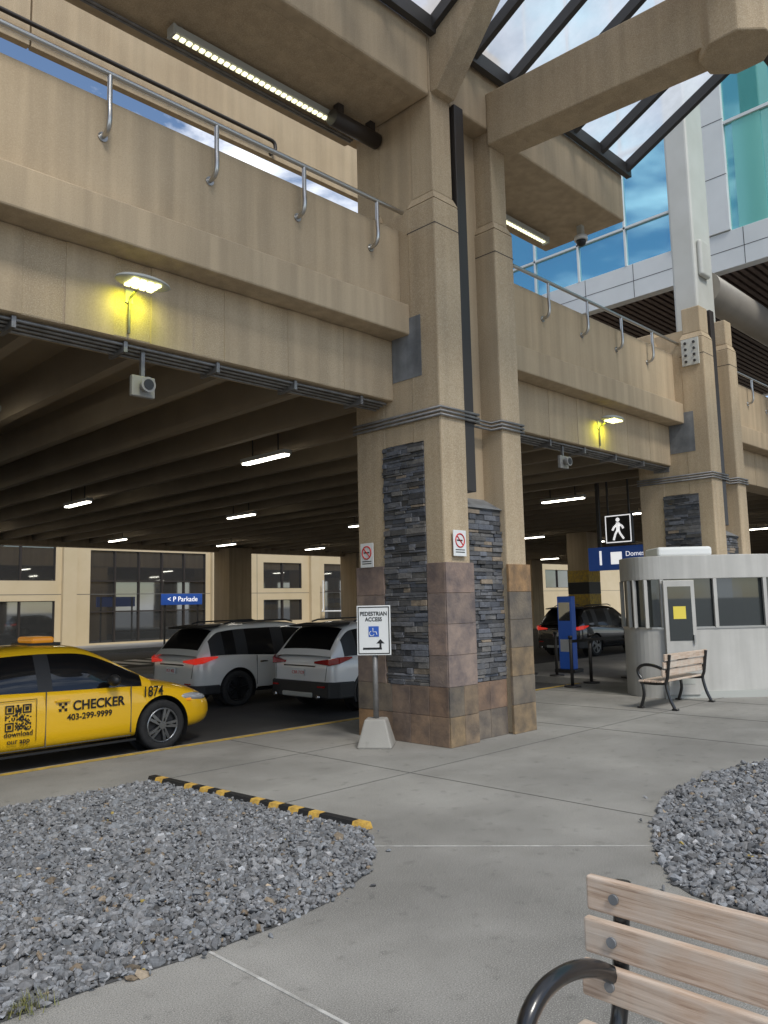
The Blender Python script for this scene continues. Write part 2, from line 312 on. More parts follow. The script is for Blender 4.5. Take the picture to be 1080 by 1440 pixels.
me=bpy.data.meshes.new('ceiling_ribs'); me.from_pydata(V,[],Fc); addmesh('ceiling_ribs',me,pk,[m_ceil])
box('far_edge_beam',XL,XR,32.8,33.3,4.45,5.5,m_conc2,pk)
for cx in (22,30.2,38.5,46.8): box('rear_column',cx-.55,cx+.75,31.9,33.2,-.15,4.6,m_conc2,pk,.03)
for cx in (30,38.3,46.5,54.5):
    box('mid_column',cx-.4,cx+.5,17.6,18.6,-.15,4.6,m_conc2,pk,.03)
    for i,mt in enumerate((m_yel,m_black,m_yel)): box('column_band',cx-.41,cx+.51,17.59,18.61,1.5+i*.5,1.99+i*.5,mt,pk)
def ledge(y0,y1,z0,z1,xf,axis):
    out=[]; z=z0
    while z<z1-.01:
        h=min(random.choice((.03,.04,.05,.06,.075)),z1-z); y=y0
        while y<y1-.01:
            l=min(random.uniform(.08,.34),y1-y)
            if y1-y-l<.05: l=y1-y
            c=random.uniform(.045,.15); t=random.uniform(-.1,.10); cc=(c*(1+t),c*(1.0+t*.3),c*(1.05-t))
            if random.random()<.04: cc=(.24,.19,.14)
            p=random.uniform(.0,.034)
            if axis=='X': out.append((xf-p,xf+.05,y+.002,y+l-.002,z+.002,z+h-.002,cc))
            else: out.append((y+.002,y+l-.002,xf-p,xf+.05,z+.002,z+h-.002,cc))
            y+=l
        z+=h
    return out
TC=[(.175,.125,.095),(.15,.115,.095),(.19,.14,.105),(.14,.125,.11),(.22,.145,.085),(.165,.13,.11)]
def tiles(a0,a1,z0,z1,f,axis,sz=.31,cs=TC,th=.03):
    out=[]; na=max(1,round((a1-a0)/sz)); nz=max(1,round((z1-z0)/sz)); da=(a1-a0)/na; dz=(z1-z0)/nz
    for i in range(na):
        for j in range(nz):
            c=random.choice(cs); k=random.uniform(.9,1.12); c=tuple(v*k*1.05 for v in c); p=random.uniform(0,.003)
            q=(a0+i*da+.002,a0+(i+1)*da-.002); zz=(z0+j*dz+.002,z0+(j+1)*dz-.002)
            out.append((f-th-p,f+.01,*q,*zz,c) if axis=='X' else (*q,f-th-p,f+.01,*zz,c))
    return out
PUR=[(.19,.15,.138),(.175,.143,.134),(.20,.157,.142),(.18,.15,.142)]
RUST=[(.23,.145,.08),(.17,.135,.10),(.27,.175,.09),(.14,.125,.105),(.20,.155,.10)]
def column(x0,tall):
    g=pk; X=x0; TOP=8.62 if tall else 7.75
    for (px,wd,py0,py1) in ((X,.5,6.5,7.0),(X,.5,7.5,8.08),(X+1.30,.44,6.5,7.0),(X+1.30,.44,7.5,8.08)):
        qx=px+wd
        hexa('post',[(px,py0,0),(qx,py0,0),(qx,py1,0),(px,py1,0),(px,py0,7.08),(qx,py0,7.08),(qx,py1,7.08),(px,py1,7.08)],m_conc,g,.025)
        yy0,yy1=(py0+.05,py1-.06)
        hexa('post_cap',[(px+.004,py0+.004,7.083),(qx-.004,py0+.004,7.083),(qx-.004,py1-.004,7.083),(px+.004,py1-.004,7.083),(px+.05,yy0,7.2),(qx-.05,yy0,7.2),(qx-.05,yy1,7.2),(px+.05,yy1,7.2)],m_conc,g)
        box('upper_post',px+.05,qx-.05,yy0,yy1,7.2,TOP-(0 if tall or py0<7 else .35),m_conc,g,.02)
        box('post_groove',px-.002,qx+.002,py0-.002,py1+.002,6.72,6.732,m_grout,g)
    box('core_x',X+.006,X+.6,6.9,7.6,3.86,7.06,m_conc,g)
    box('core',X+.06,X+1.68,6.86,7.9,0,TOP-.02 if tall else 7.3,m_conc2,g)
    boxes('stone_panel',ledge(6.8,7.55,.72,3.85,X-.006,'X'),m_stone,g,.004,jit=.003)
    box('stone_backing',X-.004,X+.03,6.8,7.55,.72,3.85,m_grout,g)
    boxes('stone_infill',ledge(X+.50,X+1.30,.72,3.0,6.60,'Y'),m_stone,g,.004,jit=.003)
    box('infill_backing',X+.49,X+1.31,6.62,6.9,0,2.98,m_grout,g)
    hexa('infill_cap',[(X+.5,6.55,3.0),(X+1.30,6.55,3.0),(X+1.30,6.9,3.0),(X+.5,6.9,3.0),(X+.5,6.66,3.06),(X+1.30,6.66,3.06),(X+1.30,6.9,3.2),(X+.5,6.9,3.2)],m_gpatch,g,.005)
    t=tiles(6.49,8.10,0,.36,X,'X')+tiles(6.49,8.10,.36,.72,X,'X')
    t+=tiles(6.49,6.79,.72,2.26,X,'X',sz=.38,cs=PUR)+tiles(7.56,8.10,.72,2.26,X,'X',sz=.38,cs=PUR)
    t+=tiles(X-.028,X+.53,.0,.72,6.5,'Y',cs=RUST,sz=.36)+tiles(X-.028,X+.53,.72,2.26,6.5,'Y',sz=.4,cs=PUR)
    t+=tiles(X+1.27,X+1.78,0,2.26,6.5,'Y',sz=.36,cs=RUST)+tiles(X+.535,X+1.265,0,.72,6.60,'Y',sz=.36,cs=TC[:4])
    boxes('slate_tiles',t,m_tile,g,.003)
    box('dark_downspout',X+.505,X+.70,6.515,6.855,3.2,TOP,m_brown,g,.01)
    cp=[]
    for k in range(3):
        z=4.12+k*.05; o=.03
        cp.append([(X-o,8.1,z+.02),(X-o,6.5-o,z+.02),(X+.74,6.5-o,z+.02),(X+.74,6.66,z+.02),(X+1.26,6.66,z+.02),(X+1.26,6.5-o,z+.02),(X+1.77,6.5-o,z+.02),(X+1.77,7.3,z+.02)])
    tube('conduit',cp,.018,m_galv,g,2)
    boxes('grey_plate',[(X-.006,X+.02,6.80,7.33,4.72,5.55)],m_gpatch,g)
for i,c in enumerate(cols_x): column(c,i<2)
tube('beam_conduit',[[(XL,7.42+k*.065,4.445-k*.016),(7.5,7.42+k*.065,4.445-k*.016)] for k in range(4)]+[[(9.4,7.42+k*.065,4.445-k*.016),(15.8,7.42+k*.065,4.445-k*.016)] for k in range(4)],.018,m_galv,pk,1)
boxes('conduit_clamp',[(x,x+.04,7.38,7.72,4.36,4.47) for x in np.arange(-4,16,1.1) if not 7.3<x<9.5],m_galv,pk)
def rail(x0,x1,posts,Y=7.02,zt=7.02,zb=6.42):
    g=group('handrail'); tube('top_rail',[[(x0,Y,zt),(x1,Y,zt)]],.03,m_steel,g,4)
    P=[]
    for x in posts: P.append(smoothpath([(x,Y,zt),(x,Y-.0,zt-.28),(x,Y-.005,zb+.12),(x,Y+.04,zb+.02),(x,7.17,zb)],4))
    tube('post',P,.026,m_steel,g,3)
    for x in posts: cyl('flange',(x,7.153,zb),.05,.012,'Y',m_steel,g,16)
rail(-3,7.5,[7.02-1.23*i for i in range(9)])
rail(10.0,16.1,[11.0+1.22*i for i in range(5)]+[15.95])
rail(18.0,24,[18.6+1.22*i for i in range(5)])
# upper structure
box('canopy_main_beam',-14,7.60,6.56,8.25,8.55,9.45,m_conc2,pk,.03)
box('canopy_main_beam',9.28,12.9,6.56,8.25,8.55,9.45,m_conc2,pk,.03)
box('canopy_node',7.60,9.28,6.56,8.25,8.60,9.9,m_conc2,pk,.03)
box('soffit_panel',-14,7.4,6.75,8.05,8.545,8.56,m_conc,pk)
box('far_fascia_beam',-14,4.0,11.0,11.12,9.86,13.2,m_conc,pk,.01); box('far_fascia_beam',4.025,11.3,11.0,11.12,9.86,13.2,m_conc,pk,.01)
box('far_fascia_back',-14,11.3,11.13,11.2,9.95,13.1,m_conc2,pk)
tube('fascia_pipe',[[(-6,10.88,10.12),(8.1,10.88,10.12)],smoothpath([(8.1,10.88,10.12),(8.28,10.88,10.1),(8.3,10.88,9.95),(8.2,10.9,9.85)])],.035,m_brown,pk,3)
hexa('canopy_cross_beam',[(8.85,3.3,8.15),(9.35,3.3,8.15),(9.35,6.56,8.35),(8.85,6.56,8.35),(8.85,3.3,8.98),(9.35,3.3,8.98),(9.35,6.56,9.15),(8.85,6.56,9.15)],m_conc,pk,.02)
prism('canopy_joint',[(9.1+.42*math.cos(R(22.5+45*i)),3.1+.42*math.sin(R(22.5+45*i))) for i in range(8)],8.05,9.3,m_conc,pk,.02)
box('canopy_ring_beam',9.4,24,2.9,3.3,8.8,9.45,m_brown,pk,.02)
box('canopy_ring_beam',-6,8.75,2.9,3.3,8.8,9.45,m_conc,pk,.02)
hexa('canopy_riser',[(7.62,6.45,8.6),(8.0,6.45,8.6),(8.0,6.56,8.6),(7.62,6.56,8.6),(7.62,5.2,10.1),(8.0,5.2,10.1),(8.0,6.56,10.1),(7.62,6.56,10.1)],m_conc,pk,.01)
sk=group('skylight_canopy')
def slope(y): return 9.5+(6.5-y)*.5
me=bpy.data.meshes.new('glazing'); me.from_pydata([(2,6.5,slope(6.5)+.1),(13.0,6.5,slope(6.5)+.1),(13.0,-1.0,slope(-1)+.1),(2,-1.0,slope(-1)+.1)],[],[(0,1,2,3)]); addmesh('glazing',me,sk,[m_sky])
for i in range(13):
    x=12.86-i*.88
    hexa('rafter',[(x-.045,-1,slope(-1)-.10),(x+.045,-1,slope(-1)-.10),(x+.045,6.5,slope(6.5)-.10),(x-.045,6.5,slope(6.5)-.10),(x-.045,-1,slope(-1)+.09),(x+.045,-1,slope(-1)+.09),(x+.045,6.5,slope(6.5)+.09),(x-.045,6.5,slope(6.5)+.09)],m_dsteel,sk)
for y in (6.47,0.2): box('purlin',2,13,y-.05,y+.05,slope(y)-.13,slope(y)+.085,m_dsteel,sk)
# ---------------------------------------------------------------- lights fixtures
def striplight(x,y,z):
    g=group('ceiling_light'); box('housing',x-.09,x+.09,y-.67,y+.67,z+.03,z+.11,m_lampbody,g,.01); box('tube',x-.06,x+.06,y-.64,y+.64,z,z+.032,m_lampw,g)
    boxes('hanger',[(x-.01,x+.01,y-.4,y-.38,z+.1,5.1),(x-.01,x+.01,y+.38,y+.4,z+.1,5.1)],m_dsteel,g)
for yy in (11.7,19.6,29.0):
    for xx in np.arange(3.7,45,4.95): striplight(xx+(0 if yy<20 else .8),yy,4.42)
def ledstrip(x0,x1,y,z,n):
    g=group('led_strip_lamp'); box('housing',x0,x1,y-.07,y+.07,z+.03,z+.12,m_lampbody,g,.01)
    boxes('led_cells',[(x0+.03+i*(x1-x0-.06)/n,x0+.03+(i+.6)*(x1-x0-.06)/n,y-.03,y+.03,z+.01,z+.035) for i in range(n)],m_led,g)
    boxes('end_cap',[(x0-.02,x0+.02,y-.075,y+.075,z-.005,z+.125),(x1-.02,x1+.02,y-.075,y+.075,z-.005,z+.125)],m_lampbody,g,.005)
    boxes('hanger',[(x0+.1,x0+.13,y-.02,y+.02,z+.11,8.56),(x1-.13,x1-.1,y-.02,y+.02,z+.11,8.56)],m_lampbody,g)
ledstrip(4.4,7.1,7.72,8.38,30); ledstrip(10.9,12.3,7.85,8.38,16)
tube('soffit_conduit',[[(-8,7.98,8.5),(7.5,7.98,8.5)],[(-8,8.03,8.5),(7.5,8.03,8.5)]],.018,m_galv,pk)
g=group('soffit_pipe'); cyl('pipe_run',(7.15,7.55,8.32),.11,.85,'X',m_brown,g,20); box('bracket',6.8,6.9,7.5,7.6,8.35,8.56,m_brown,g); box('bracket_2',7.4,7.5,7.5,7.6,8.35,8.56,m_brown,g)  # dark round pipe hung under the soffit, no lamp in it
def walllamp(x,z):
    g=group('wall_lamp',(x,7.34,z))
    bm=bmesh.new(); bmesh.ops.create_uvsphere(bm,u_segments=28,v_segments=12,radius=1)
    for v in bm.verts:
        v.co=Vector((v.co.x*.29,v.co.y*.17-.30,(v.co.z*.065 if v.co.z>0 else v.co.z*.02)))
    me=bpy.data.meshes.new('shell'); bm.to_mesh(me); bm.free(); addmesh('shell',me,g,[m_lampbody],smooth=True)
    boxes('led_lens',[(-.16+.08*i,-.10+.08*i,-.42+.075*j,-.365+.075*j,-.042,-.016) for i in range(4) for j in range(3)],m_ledy,g,.004)
    tube('arm',[smoothpath([(0,-.2,-.03),(0,-.08,-.06),(0,-.03,-.12),(0,-.02,-.44)])],.014,m_galv,g)
    box('wall_plate',-.04,.04,-.02,0,-.12,.02,m_lampbody,g)
    l=bpy.data.lights.new('lamp_glow','AREA'); l.energy=3.6; l.color=(.92,1,.03); l.size=.2; l.shape='RECTANGLE'; l.size_y=.12
    o=bpy.data.objects.new('lamp_glow',l); COL.objects.link(o); o.parent=g; o.location=(0,-.17,-.055); o.rotation_euler=(R(28),0,0)
walllamp(3.72,4.98); walllamp(12.95,4.98)
def speaker(x,z):
    g=group('loudspeaker',(x,7.45,z)); box('plate',-.13,.13,-.02,.04,-.11,.11,m_spk,g,.01); cyl('horn',(0,-.07,0),.05,.11,'Y',m_spk,g,20,r2_=.08); cyl('throat',(0,-.128,0),.055,.01,'Y',m_black,g,20); box('hanger',-.02,.02,0,.04,.10,.42,m_galv,g)
speaker(3.95,4.05); speaker(11.9,4.14)
g=group('security_camera',(12.45,7.2,8.25)); box('mount',-.05,.05,-.05,.05,.1,.3,m_lampbody,g)
cyl('dome_base',(0,0,.06),.12,.08,'Z',m_signw,g); bm=bmesh.new(); bmesh.ops.create_uvsphere(bm,u_segments=20,v_segments=12,radius=.09)
me=bpy.data.meshes.new('dome'); bm.to_mesh(me); bm.free(); addmesh('dome',me,g,[m_black],smooth=True)
# ---------------------------------------------------------------- terminal building
tb=group('terminal_building')
X0=20.
box('white_band',X0,X0+.3,-12,15.6,10.02,11.0,m_wpanel,tb,.01)
boxes('band_seam',[(X0-.004,X0+.01,y,y+.015,10.03,10.99) for y in np.arange(-11,15.5,1.5)]+[(X0-.004,X0+.01,-12,15.6,10.5,10.515)],m_dsteel,tb)
box('glass_wall',X0+.05,X0+.15,8.85,15.6,11.0,22,m_tglass,tb)
box('glass_wall_2',X0+.05,X0+.15,-12,7.3,11.0,22,m_tglass2,tb)
box('white_pier',X0-.05,X0+.3,7.3,8.85,11.01,22,m_wpanel,tb,.01)
boxes('pier_seam',[(X0-.055,X0,7.3,8.85,z,z+.015) for z in (12.5,14,15.5,17)]+[(X0-.055,X0,8.05,8.065,11,22)],m_dsteel,tb)
boxes('mullion',[(X0-.02,X0+.06,y-.025,y+.025,11.0,22) for y in (10.2,11.7,13.2,14.7)]+[(X0-.02,X0+.06,8.85,15.6,z-.03,z+.03) for z in (12.1,14.3,16.6)]+[(X0-.02,X0+.06,y-.03,y+.03,11,22) for y in (4.4,1.4)]+[(X0-.02,X0+.06,-12,7.3,z-.04,z+.04) for z in (13.9,16.2)],m_wpanel,tb)
boxes('blind',[(X0+.03,X0+.048,y,y+.7,11.0,13.86) for y in (6.4,5.5,4.6,3.4)],m_tblind,tb)
box('body',X0+.16,X0+14,-12,15.6,10.3,22.5,m_dsteel,tb)
boxes('soffit_slat',[(X0+.1,X0+14,y,y+.12,10.04,10.16) for y in np.arange(-12,15.4,.2)],m_slat,tb)
box('rear_fascia',X0+13.9,X0+14.2,-12,15.6,10.0,11.2,m_wpanel,tb)
g=group('steel_column')
box('shaft',17.05,18.0,7.05,7.6,7.3,22,m_wsteel,g,.06,seg=3)
box('base_plate',16.95,18.1,6.95,7.7,7.3,7.42,m_wsteel,g,.02)
box('bolted_plate',15.775,15.812,6.58,6.94,6.5,7.06,m_wsteel,g,.005)
box('knuckle',17.15,17.6,6.93,7.06,8.9,9.75,m_wsteel,g,.2,seg=6)
for i in range(4):
    for j in range(2): cyl('bolt',(15.765,6.67+j*.18,6.58+i*.13),.028,.03,'X',m_dsteel,g,8)
cyl('tube_beam',(22.9,7.3,8.9),.40,9.8,'X',m_tube,g,32)
# ---------------------------------------------------------------- far building
fb=group('office_building')
YW=40.
def win(x0,x1,z0,z1,nx=1,nz=1):
    box('window_glass',x0,x1,YW+.12,YW+.18,z0,z1,m_wglass,fb)
    fr=[(x0+(x1-x0)*i/nx-.04,x0+(x1-x0)*i/nx+.04,YW+.02,YW+.14,z0,z1) for i in range(nx+1)]+[(x0,x1,YW+.03,YW+.135,z0+(z1-z0)*j/nz-.035,z0+(z1-z0)*j/nz+.035) for j in range(nz+1)]
    boxes('window_frame',fr,m_brown,fb)
ops=[(4,8.5,3.3,5.6,3,1),(4,8.5,.2,2.3,3,1),(11.5,16.6,3.3,5.6,3,1),(11.5,16.6,0,2.3,3,1),(18.4,25.3,0.1,4.9,5,3),(29.4,32.4,2.9,4.5,2,1),(29.4,32.4,.9,2.2,2,1),(34.3,36.5,.9,4.5,1,2),(40,43,2.9,4.5,2,1),(46,49,2.9,4.5,2,1),(46,49,.9,2.2,2,1),(52,56,2.9,4.5,2,1),(60,64,2.9,4.5,2,1)]
xs=sorted(set([-30,100]+[o[0] for o in ops]+[o[1] for o in ops]))
wl=[]
for a,b in zip(xs[:-1],xs[1:]):
    hs=sorted([(o[2],o[3]) for o in ops if o[0]<=a and o[1]>=b]); z=-.15
    for lo,hi in hs:
        if lo>z: wl.append((a,b,YW,YW+.5,z,lo))
        z=hi
    wl.append((a,b,YW,YW+.5,z,13))
boxes('wall',wl,m_farwall,fb)
for o in ops: win(*o)
box('interior_back',-30,100,YW+2.5,YW+8,-.1,12.9,m_dsteel,fb)
boxes('pilaster',[(x,x+.7,YW-.25,YW+.002,-.15,12.9) for x in (16.9,25.6,33.0,38,44,50,58)],m_farwall,fb)
boxes('wall_joint',[(-30,100,YW-.004,YW+.01,z,z+.03) for z in (2.6,5.0)]+[(x,x+.03,YW-.004,YW+.01,0,5) for x in (27.5,28.9,37.2,42,51)],m_joint,fb)
tube('standpipe',[smoothpath([(33.9,YW-.35,3.4),(33.9,YW-.35,1.6),(34.1,YW-.35,1.4),(38,YW-.35,1.4)],3)],.05,m_signw,fb)
g=group('direction_sign',(21.6,36.5,2.25)); box('panel',-1.1,1.25,-.04,.04,-.28,.28,m_signblue,g,.01); text('lettering','< P Parkade',(.1,-.045,0),.36,m_signglow,g); boxes('post',[(-.9,-.82,.04,.1,-2.3,.28),(1.0,1.08,.04,.1,-2.3,.28)],m_dsteel,g)
# ---------------------------------------------------------------- cars
def loft_ring(sections):
    n=len(sections[0]); V=[p for s in sections for p in s]; Fc=[]
    for i in range(len(sections)-1):
        for j in range(n):
            a=i*n+j;b=i*n+(j+1)%n; Fc.append((a,b,b+n,a+n))
    return V,Fc,n
def tmpobj(V,Fc,name='tmp'):
    me=bpy.data.meshes.new(name); me.from_pydata(V,[],Fc); bm=bmesh.new(); bm.from_mesh(me); bmesh.ops.recalc_face_normals(bm,faces=bm.faces); bm.to_mesh(me); bm.free()
    o=bpy.data.objects.new(name,me); COL.objects.link(o); return o
def car(name,loc,S,zs=1.0):
    g=group(name,loc,0,(1,1,zs)); W=S['W']; paint=S['paint']; Rw=S['Rw']
    sec=[]
    for (x,wd,zb,zs,zc) in S['low']:
        zm=zb+(zs-zb)*.38
        h=[(0,zb),(.72*wd,zb),(.93*wd,zb+.03),(.985*wd,zb+.13),(1.0*wd,zm),(1.0*wd,zm+.5*(zs-zm)),(.975*wd,zs-.05),(.90*wd,zs),(.70*wd,zs+(zc-zs)*.7),(.35*wd,zc),(0,zc+.004)]
        ring=[(x,-y,z) for y,z in h]+[(x,y,z) for y,z in reversed(h[1:-1])]
        sec.append(ring)
    V,Fc,n=loft_ring(sec); Fc.append(tuple(range(n))); Fc.append(tuple(range(len(V)-n,len(V))))
    o=tmpobj(V,Fc); s=o.modifiers.new('s','SUBSURF'); s.levels=2; s.render_levels=2
    cut=[]
    for ax in S['axles']:
        for sg in (-1,1):
            bm=bmesh.new(); bmesh.ops.create_cone(bm,cap_ends=True,segments=40,radius1=Rw+.06,radius2=Rw+.06,depth=.5); bmesh.ops.rotate(bm,verts=bm.verts,matrix=Matrix.Rotation(R(90),3,'X'))
            bmesh.ops.translate(bm,verts=bm.verts,vec=(ax,sg*(W-.09),Rw+.005)); me=bpy.data.meshes.new('c'); bm.to_mesh(me); bm.free()
            c=bpy.data.objects.new('c',me); COL.objects.link(c); cut.append(c); b=o.modifiers.new('b','BOOLEAN'); b.object=c; b.operation='DIFFERENCE'; b.solver='EXACT'
    dg=bpy.context.evaluated_depsgraph_get(); me=bpy.data.meshes.new_from_object(o.evaluated_get(dg)); me.name='body'
    for c in cut+[o]: bpy.data.objects.remove(c)
    me.materials.clear()
    body=addmesh('body',me,g,[paint,S.get('clad',paint)],smooth=True)
    zc_=S.get('cladz',0)
    for p in me.polygons:
        if zc_ and p.center.z<zc_ and p.center.x>.5: p.material_index=1
    try: me.set_sharp_from_angle(angle=R(35))
    except Exception: pass
    sec=[];ty=S['types']
    for (x,wb,zb,wr,zt) in S['cab']:
        h=[(wb,zb-.06),(wb+(wr-wb)*.15,zb+(zt-zb)*.12),(wb+(wr-wb)*.55,zb+(zt-zb)*.55),(wr+.012,zt-(zt-zb)*.14),(wr-.045,zt-(zt-zb)*.03),(wr*.6,zt+.012),(0,zt+.02)]
        sec.append([(x,-y,z) for y,z in h]+[(x,y,z) for y,z in reversed(h[:-1])])
    n=len(sec[0]); V=[p for s_ in sec for p in s_]; Fc=[];mi=[]
    for i in range(len(sec)-1):
        top,side=ty[i]
        for j in range(n-1):
            a=i*n+j; Fc.append((a,a+1,a+n+1,a+n)); jj=min(j,n-2-j)
            if jj in (0,1,2): k=1 if side=='g' else (2 if side=='k' else 0)
            elif jj==3: k=S.get('rail',0)
            else: k=1 if top=='g' else 0
            mi.append(k)
    o=tmpobj(V,Fc)
    for m in (paint,m_cglass,m_black): o.data.materials.append(m)
    for p,k in zip(o.data.polygons,mi): p.material_index=k; p.use_smooth=True
    o.name='cabin'; o.parent=g; s=o.modifiers.new('s','SUBSURF'); s.levels=2; s.render_levels=2
    for ax in S['axles']:
        for sg in (-1,1):
            wc=Vector((ax,sg*(W-.125),Rw)); prof=[(Rw*.66,-.10),(Rw*.9,-.112),(Rw*.985,-.095),(Rw,-.05),(Rw,.05),(Rw*.985,.095),(Rw*.9,.112),(Rw*.66,.10)]
            V=[];Fc=[];K=40
            for k in range(K):
                t=2*math.pi*k/K
                for r,y in prof: V.append((wc.x+r*math.cos(t),wc.y+y,wc.z+r*math.sin(t)))
            m_=len(prof)
            for k in range(K):
                for q in range(m_): a=k*m_+q;b=k*m_+(q+1)%m_;c=((k+1)%K)*m_; Fc.append((a,b,c+(q+1)%m_,c+q))
            t=tmpobj(V,Fc,'tyre'); t.data.materials.append(m_rubber); t.parent=g
            for p in t.data.polygons: p.use_smooth=True
            rm=S.get('rim',m_rim); yo=wc.y+sg*.098
            tube('rim_ring',[[(wc.x+Rw*.66*math.cos(2*math.pi*k/32),yo,wc.z+Rw*.66*math.sin(2*math.pi*k/32)) for k in range(32)]],.014,rm,g,2,True)
            cyl('rim_back',(wc.x,wc.y+sg*.03,wc.z),Rw*.66,.04,'Y',m_black,g,32); cyl('hub',(wc.x,yo-sg*.01,wc.z),.055,.05,'Y',rm,g,16)
            V=[];Fc=[]
            ns=S.get('spokes',10)
            for k in range(ns):
                t=2*math.pi*(k//2)/(ns/2)+(.16 if k%2 else -.16); d=Vector((math.cos(t),0,math.sin(t)));e=Vector((-math.sin(t),0,math.cos(t)))
                b0=len(V)
                for (rr,ww,yy) in ((.03,.022,0),(Rw*.66,.018,.0)):
                    for (s1,s2) in ((-1,-.02),(1,-.02),(1,.012),(-1,.012)):
                        q=Vector((wc.x,yo,wc.z))+d*rr+e*ww*s1+Vector((0,sg*s2,0)); V.append(tuple(q))
                Fc+=[(b0,b0+1,b0+2,b0+3),(b0+4,b0+5,b0+6,b0+7)]+[(b0+i,b0+(i+1)%4,b0+4+(i+1)%4,b0+4+i) for i in range(4)]
            t=tmpobj(V,Fc,'spokes'); t.data.materials.append(rm); t.parent=g
            V=[];Fc=[]; K=40; r_=Rw+.055
            for k in range(K):
                t=2*math.pi*k/K
                for y in (W-.33,W-.02): V.append((ax+r_*math.cos(t),sg*y,Rw+.005+r_*math.sin(t)))
            V.append((ax,sg*(W-.33),Rw+.005)); c=len(V)-1
            for k in range(K):
                a=2*k;b=2*((k+1)%K)
                if math.sin(2*math.pi*(k+.5)/K)>-.45: Fc.append((a,a+1,b+1,b))
                Fc.append((c,a,b))
            t=tmpobj(V,Fc,'arch_liner'); t.data.materials.append(m_black); t.parent=g
            if S.get('flare'):
                pts=[(ax+(Rw+.075)*math.cos(t),sg*(W-.005),Rw+.005+(Rw+.075)*math.sin(t)) for t in np.linspace(-.35,math.pi+.35,26)]
                tube('arch_trim',[pts],.03,m_black,g,2)
    return g
def mirror(g,x,w,z,paint):
    for sg in (-1,1):
        bm=bmesh.new(); bmesh.ops.create_uvsphere(bm,u_segments=16,v_segments=10,radius=1)
        for v in bm.verts: v.co=Vector((x+v.co.x*.075,sg*(w+.10)+v.co.y*.11,z+v.co.z*.075))
        me=bpy.data.meshes.new('door_mirror'); bm.to_mesh(me); bm.free(); addmesh('door_mirror',me,g,[paint],smooth=True)
        box('mirror_arm',x-.02,x+.04,min(sg*(w-.06),sg*(w+.05)),max(sg*(w-.06),sg*(w+.05)),z-.05,z-.02,m_black,g)
sedan=dict(W=.91,Rw=.335,axles=(1.12,3.9),paint=m_taxi,
 low=[(0,.62,.42,.86,.90),(.05,.74,.34,.94,.99),(.3,.86,.25,1.0,1.07),(.9,.905,.21,.985,1.05),(1.6,.91,.20,.955,1.0),(2.6,.91,.20,.93,.98),(3.35,.91,.20,.915,.99),(3.9,.905,.21,.87,.95),(4.35,.87,.22,.79,.86),(4.62,.78,.24,.69,.75),(4.8,.62,.28,.60,.64),(4.85,.48,.34,.52,.55)],
 cab=[(.50,.74,.99,.70,1.02),(.62,.76,.99,.69,1.07),(1.0,.82,.97,.63,1.26),(1.32,.84,.96,.60,1.37),(1.42,.845,.96,.59,1.40),(1.9,.85,.95,.59,1.455),(2.28,.85,.94,.59,1.465),(2.36,.85,.94,.59,1.465),(2.75,.85,.935,.59,1.455),(2.95,.85,.93,.60,1.42),(3.3,.845,.92,.65,1.24),(3.66,.83,.92,.74,1.02),(3.76,.82,.91,.76,.96)],
 types=[('g','p'),('g','p'),('g','p'),('g','g'),('p','g'),('p','g'),('p','k'),('p','g'),('p','g'),('g','g'),('g','g'),('g','p')])
tx=car('taxi_cab',(1.78,10.93,-.15),sedan); mirror(tx,3.15,.88,1.0,m_black)
yS=-.914
boxes('door_seam',[(2.30,2.308,yS,yS+.02,.26,.93),(3.42,3.428,yS,yS+.02,.30,.90),(1.35,1.358,yS,yS+.02,.55,.93),(1.5,3.42,yS,yS+.02,.262,.27)],m_joint,tx)
boxes('door_handle',[(2.42,2.60,yS-.02,yS+.01,.78,.81),(1.45,1.63,yS-.02,yS+.01,.80,.83)],m_taxi,tx,.008)
boxes('sill_trim',[(1.5,3.5,yS+.01,yS+.05,.19,.215)],m_black,tx)
text('lettering','CHECKER',(2.98,yS-.004,.72),.165,m_signblk,tx,bold=.004,xs=.95); text('phone_number','403-299-9999',(2.86,yS-.004,.585),.105,m_signblk,tx,bold=.002)
boxes('check_logo',[(2.46+.035*i,2.493+.035*i,yS-.004,yS,.67+.035*j,.703+.035*j) for i in range(3) for j in range(3) if (i+j)%2==0],m_signblk,tx)
text('fleet_number','1874',(3.74,yS-.002,.80),.19,m_signblk,tx,bold=.003,xs=.8)
def fin(i,j):
    a=min(i,20-i) if True else i
    for (ci,cj) in ((0,0),(0,14),(14,14)):
        di,dj=i-ci,j-cj
        if 0<=di<7 and 0<=dj<7: return di in(0,6) or dj in(0,6) or (2<=di<=4 and 2<=dj<=4)
        if -1<=di<=7 and -1<=dj<=7: return False
    return None
qr=[]
for i in range(21):
    for j in range(21):
        f=fin(i,j)
        if f or (f is None and random.random()<.5): qr.append((1.82+.0145*i,1.8345+.0145*i,yS-.004,yS,.50+.0145*j,.5145+.0145*j))
boxes('qr_label',qr,m_signblk,tx); text('app_text','download\nour app',(1.98,yS-.004,.42),.085,m_signblk,tx,bold=.001)
boxes('label_border',[(1.74,2.19,yS-.003,yS,.85,.857),(2.183,2.19,yS-.003,yS,.36,.85)],m_signblk,tx)
box('roof_light',2.36,2.66,-.26,.26,1.49,1.58,m_orange,tx,.04,3); box('roof_light_base',2.3,2.72,-.3,.3,1.46,1.50,m_black,tx)
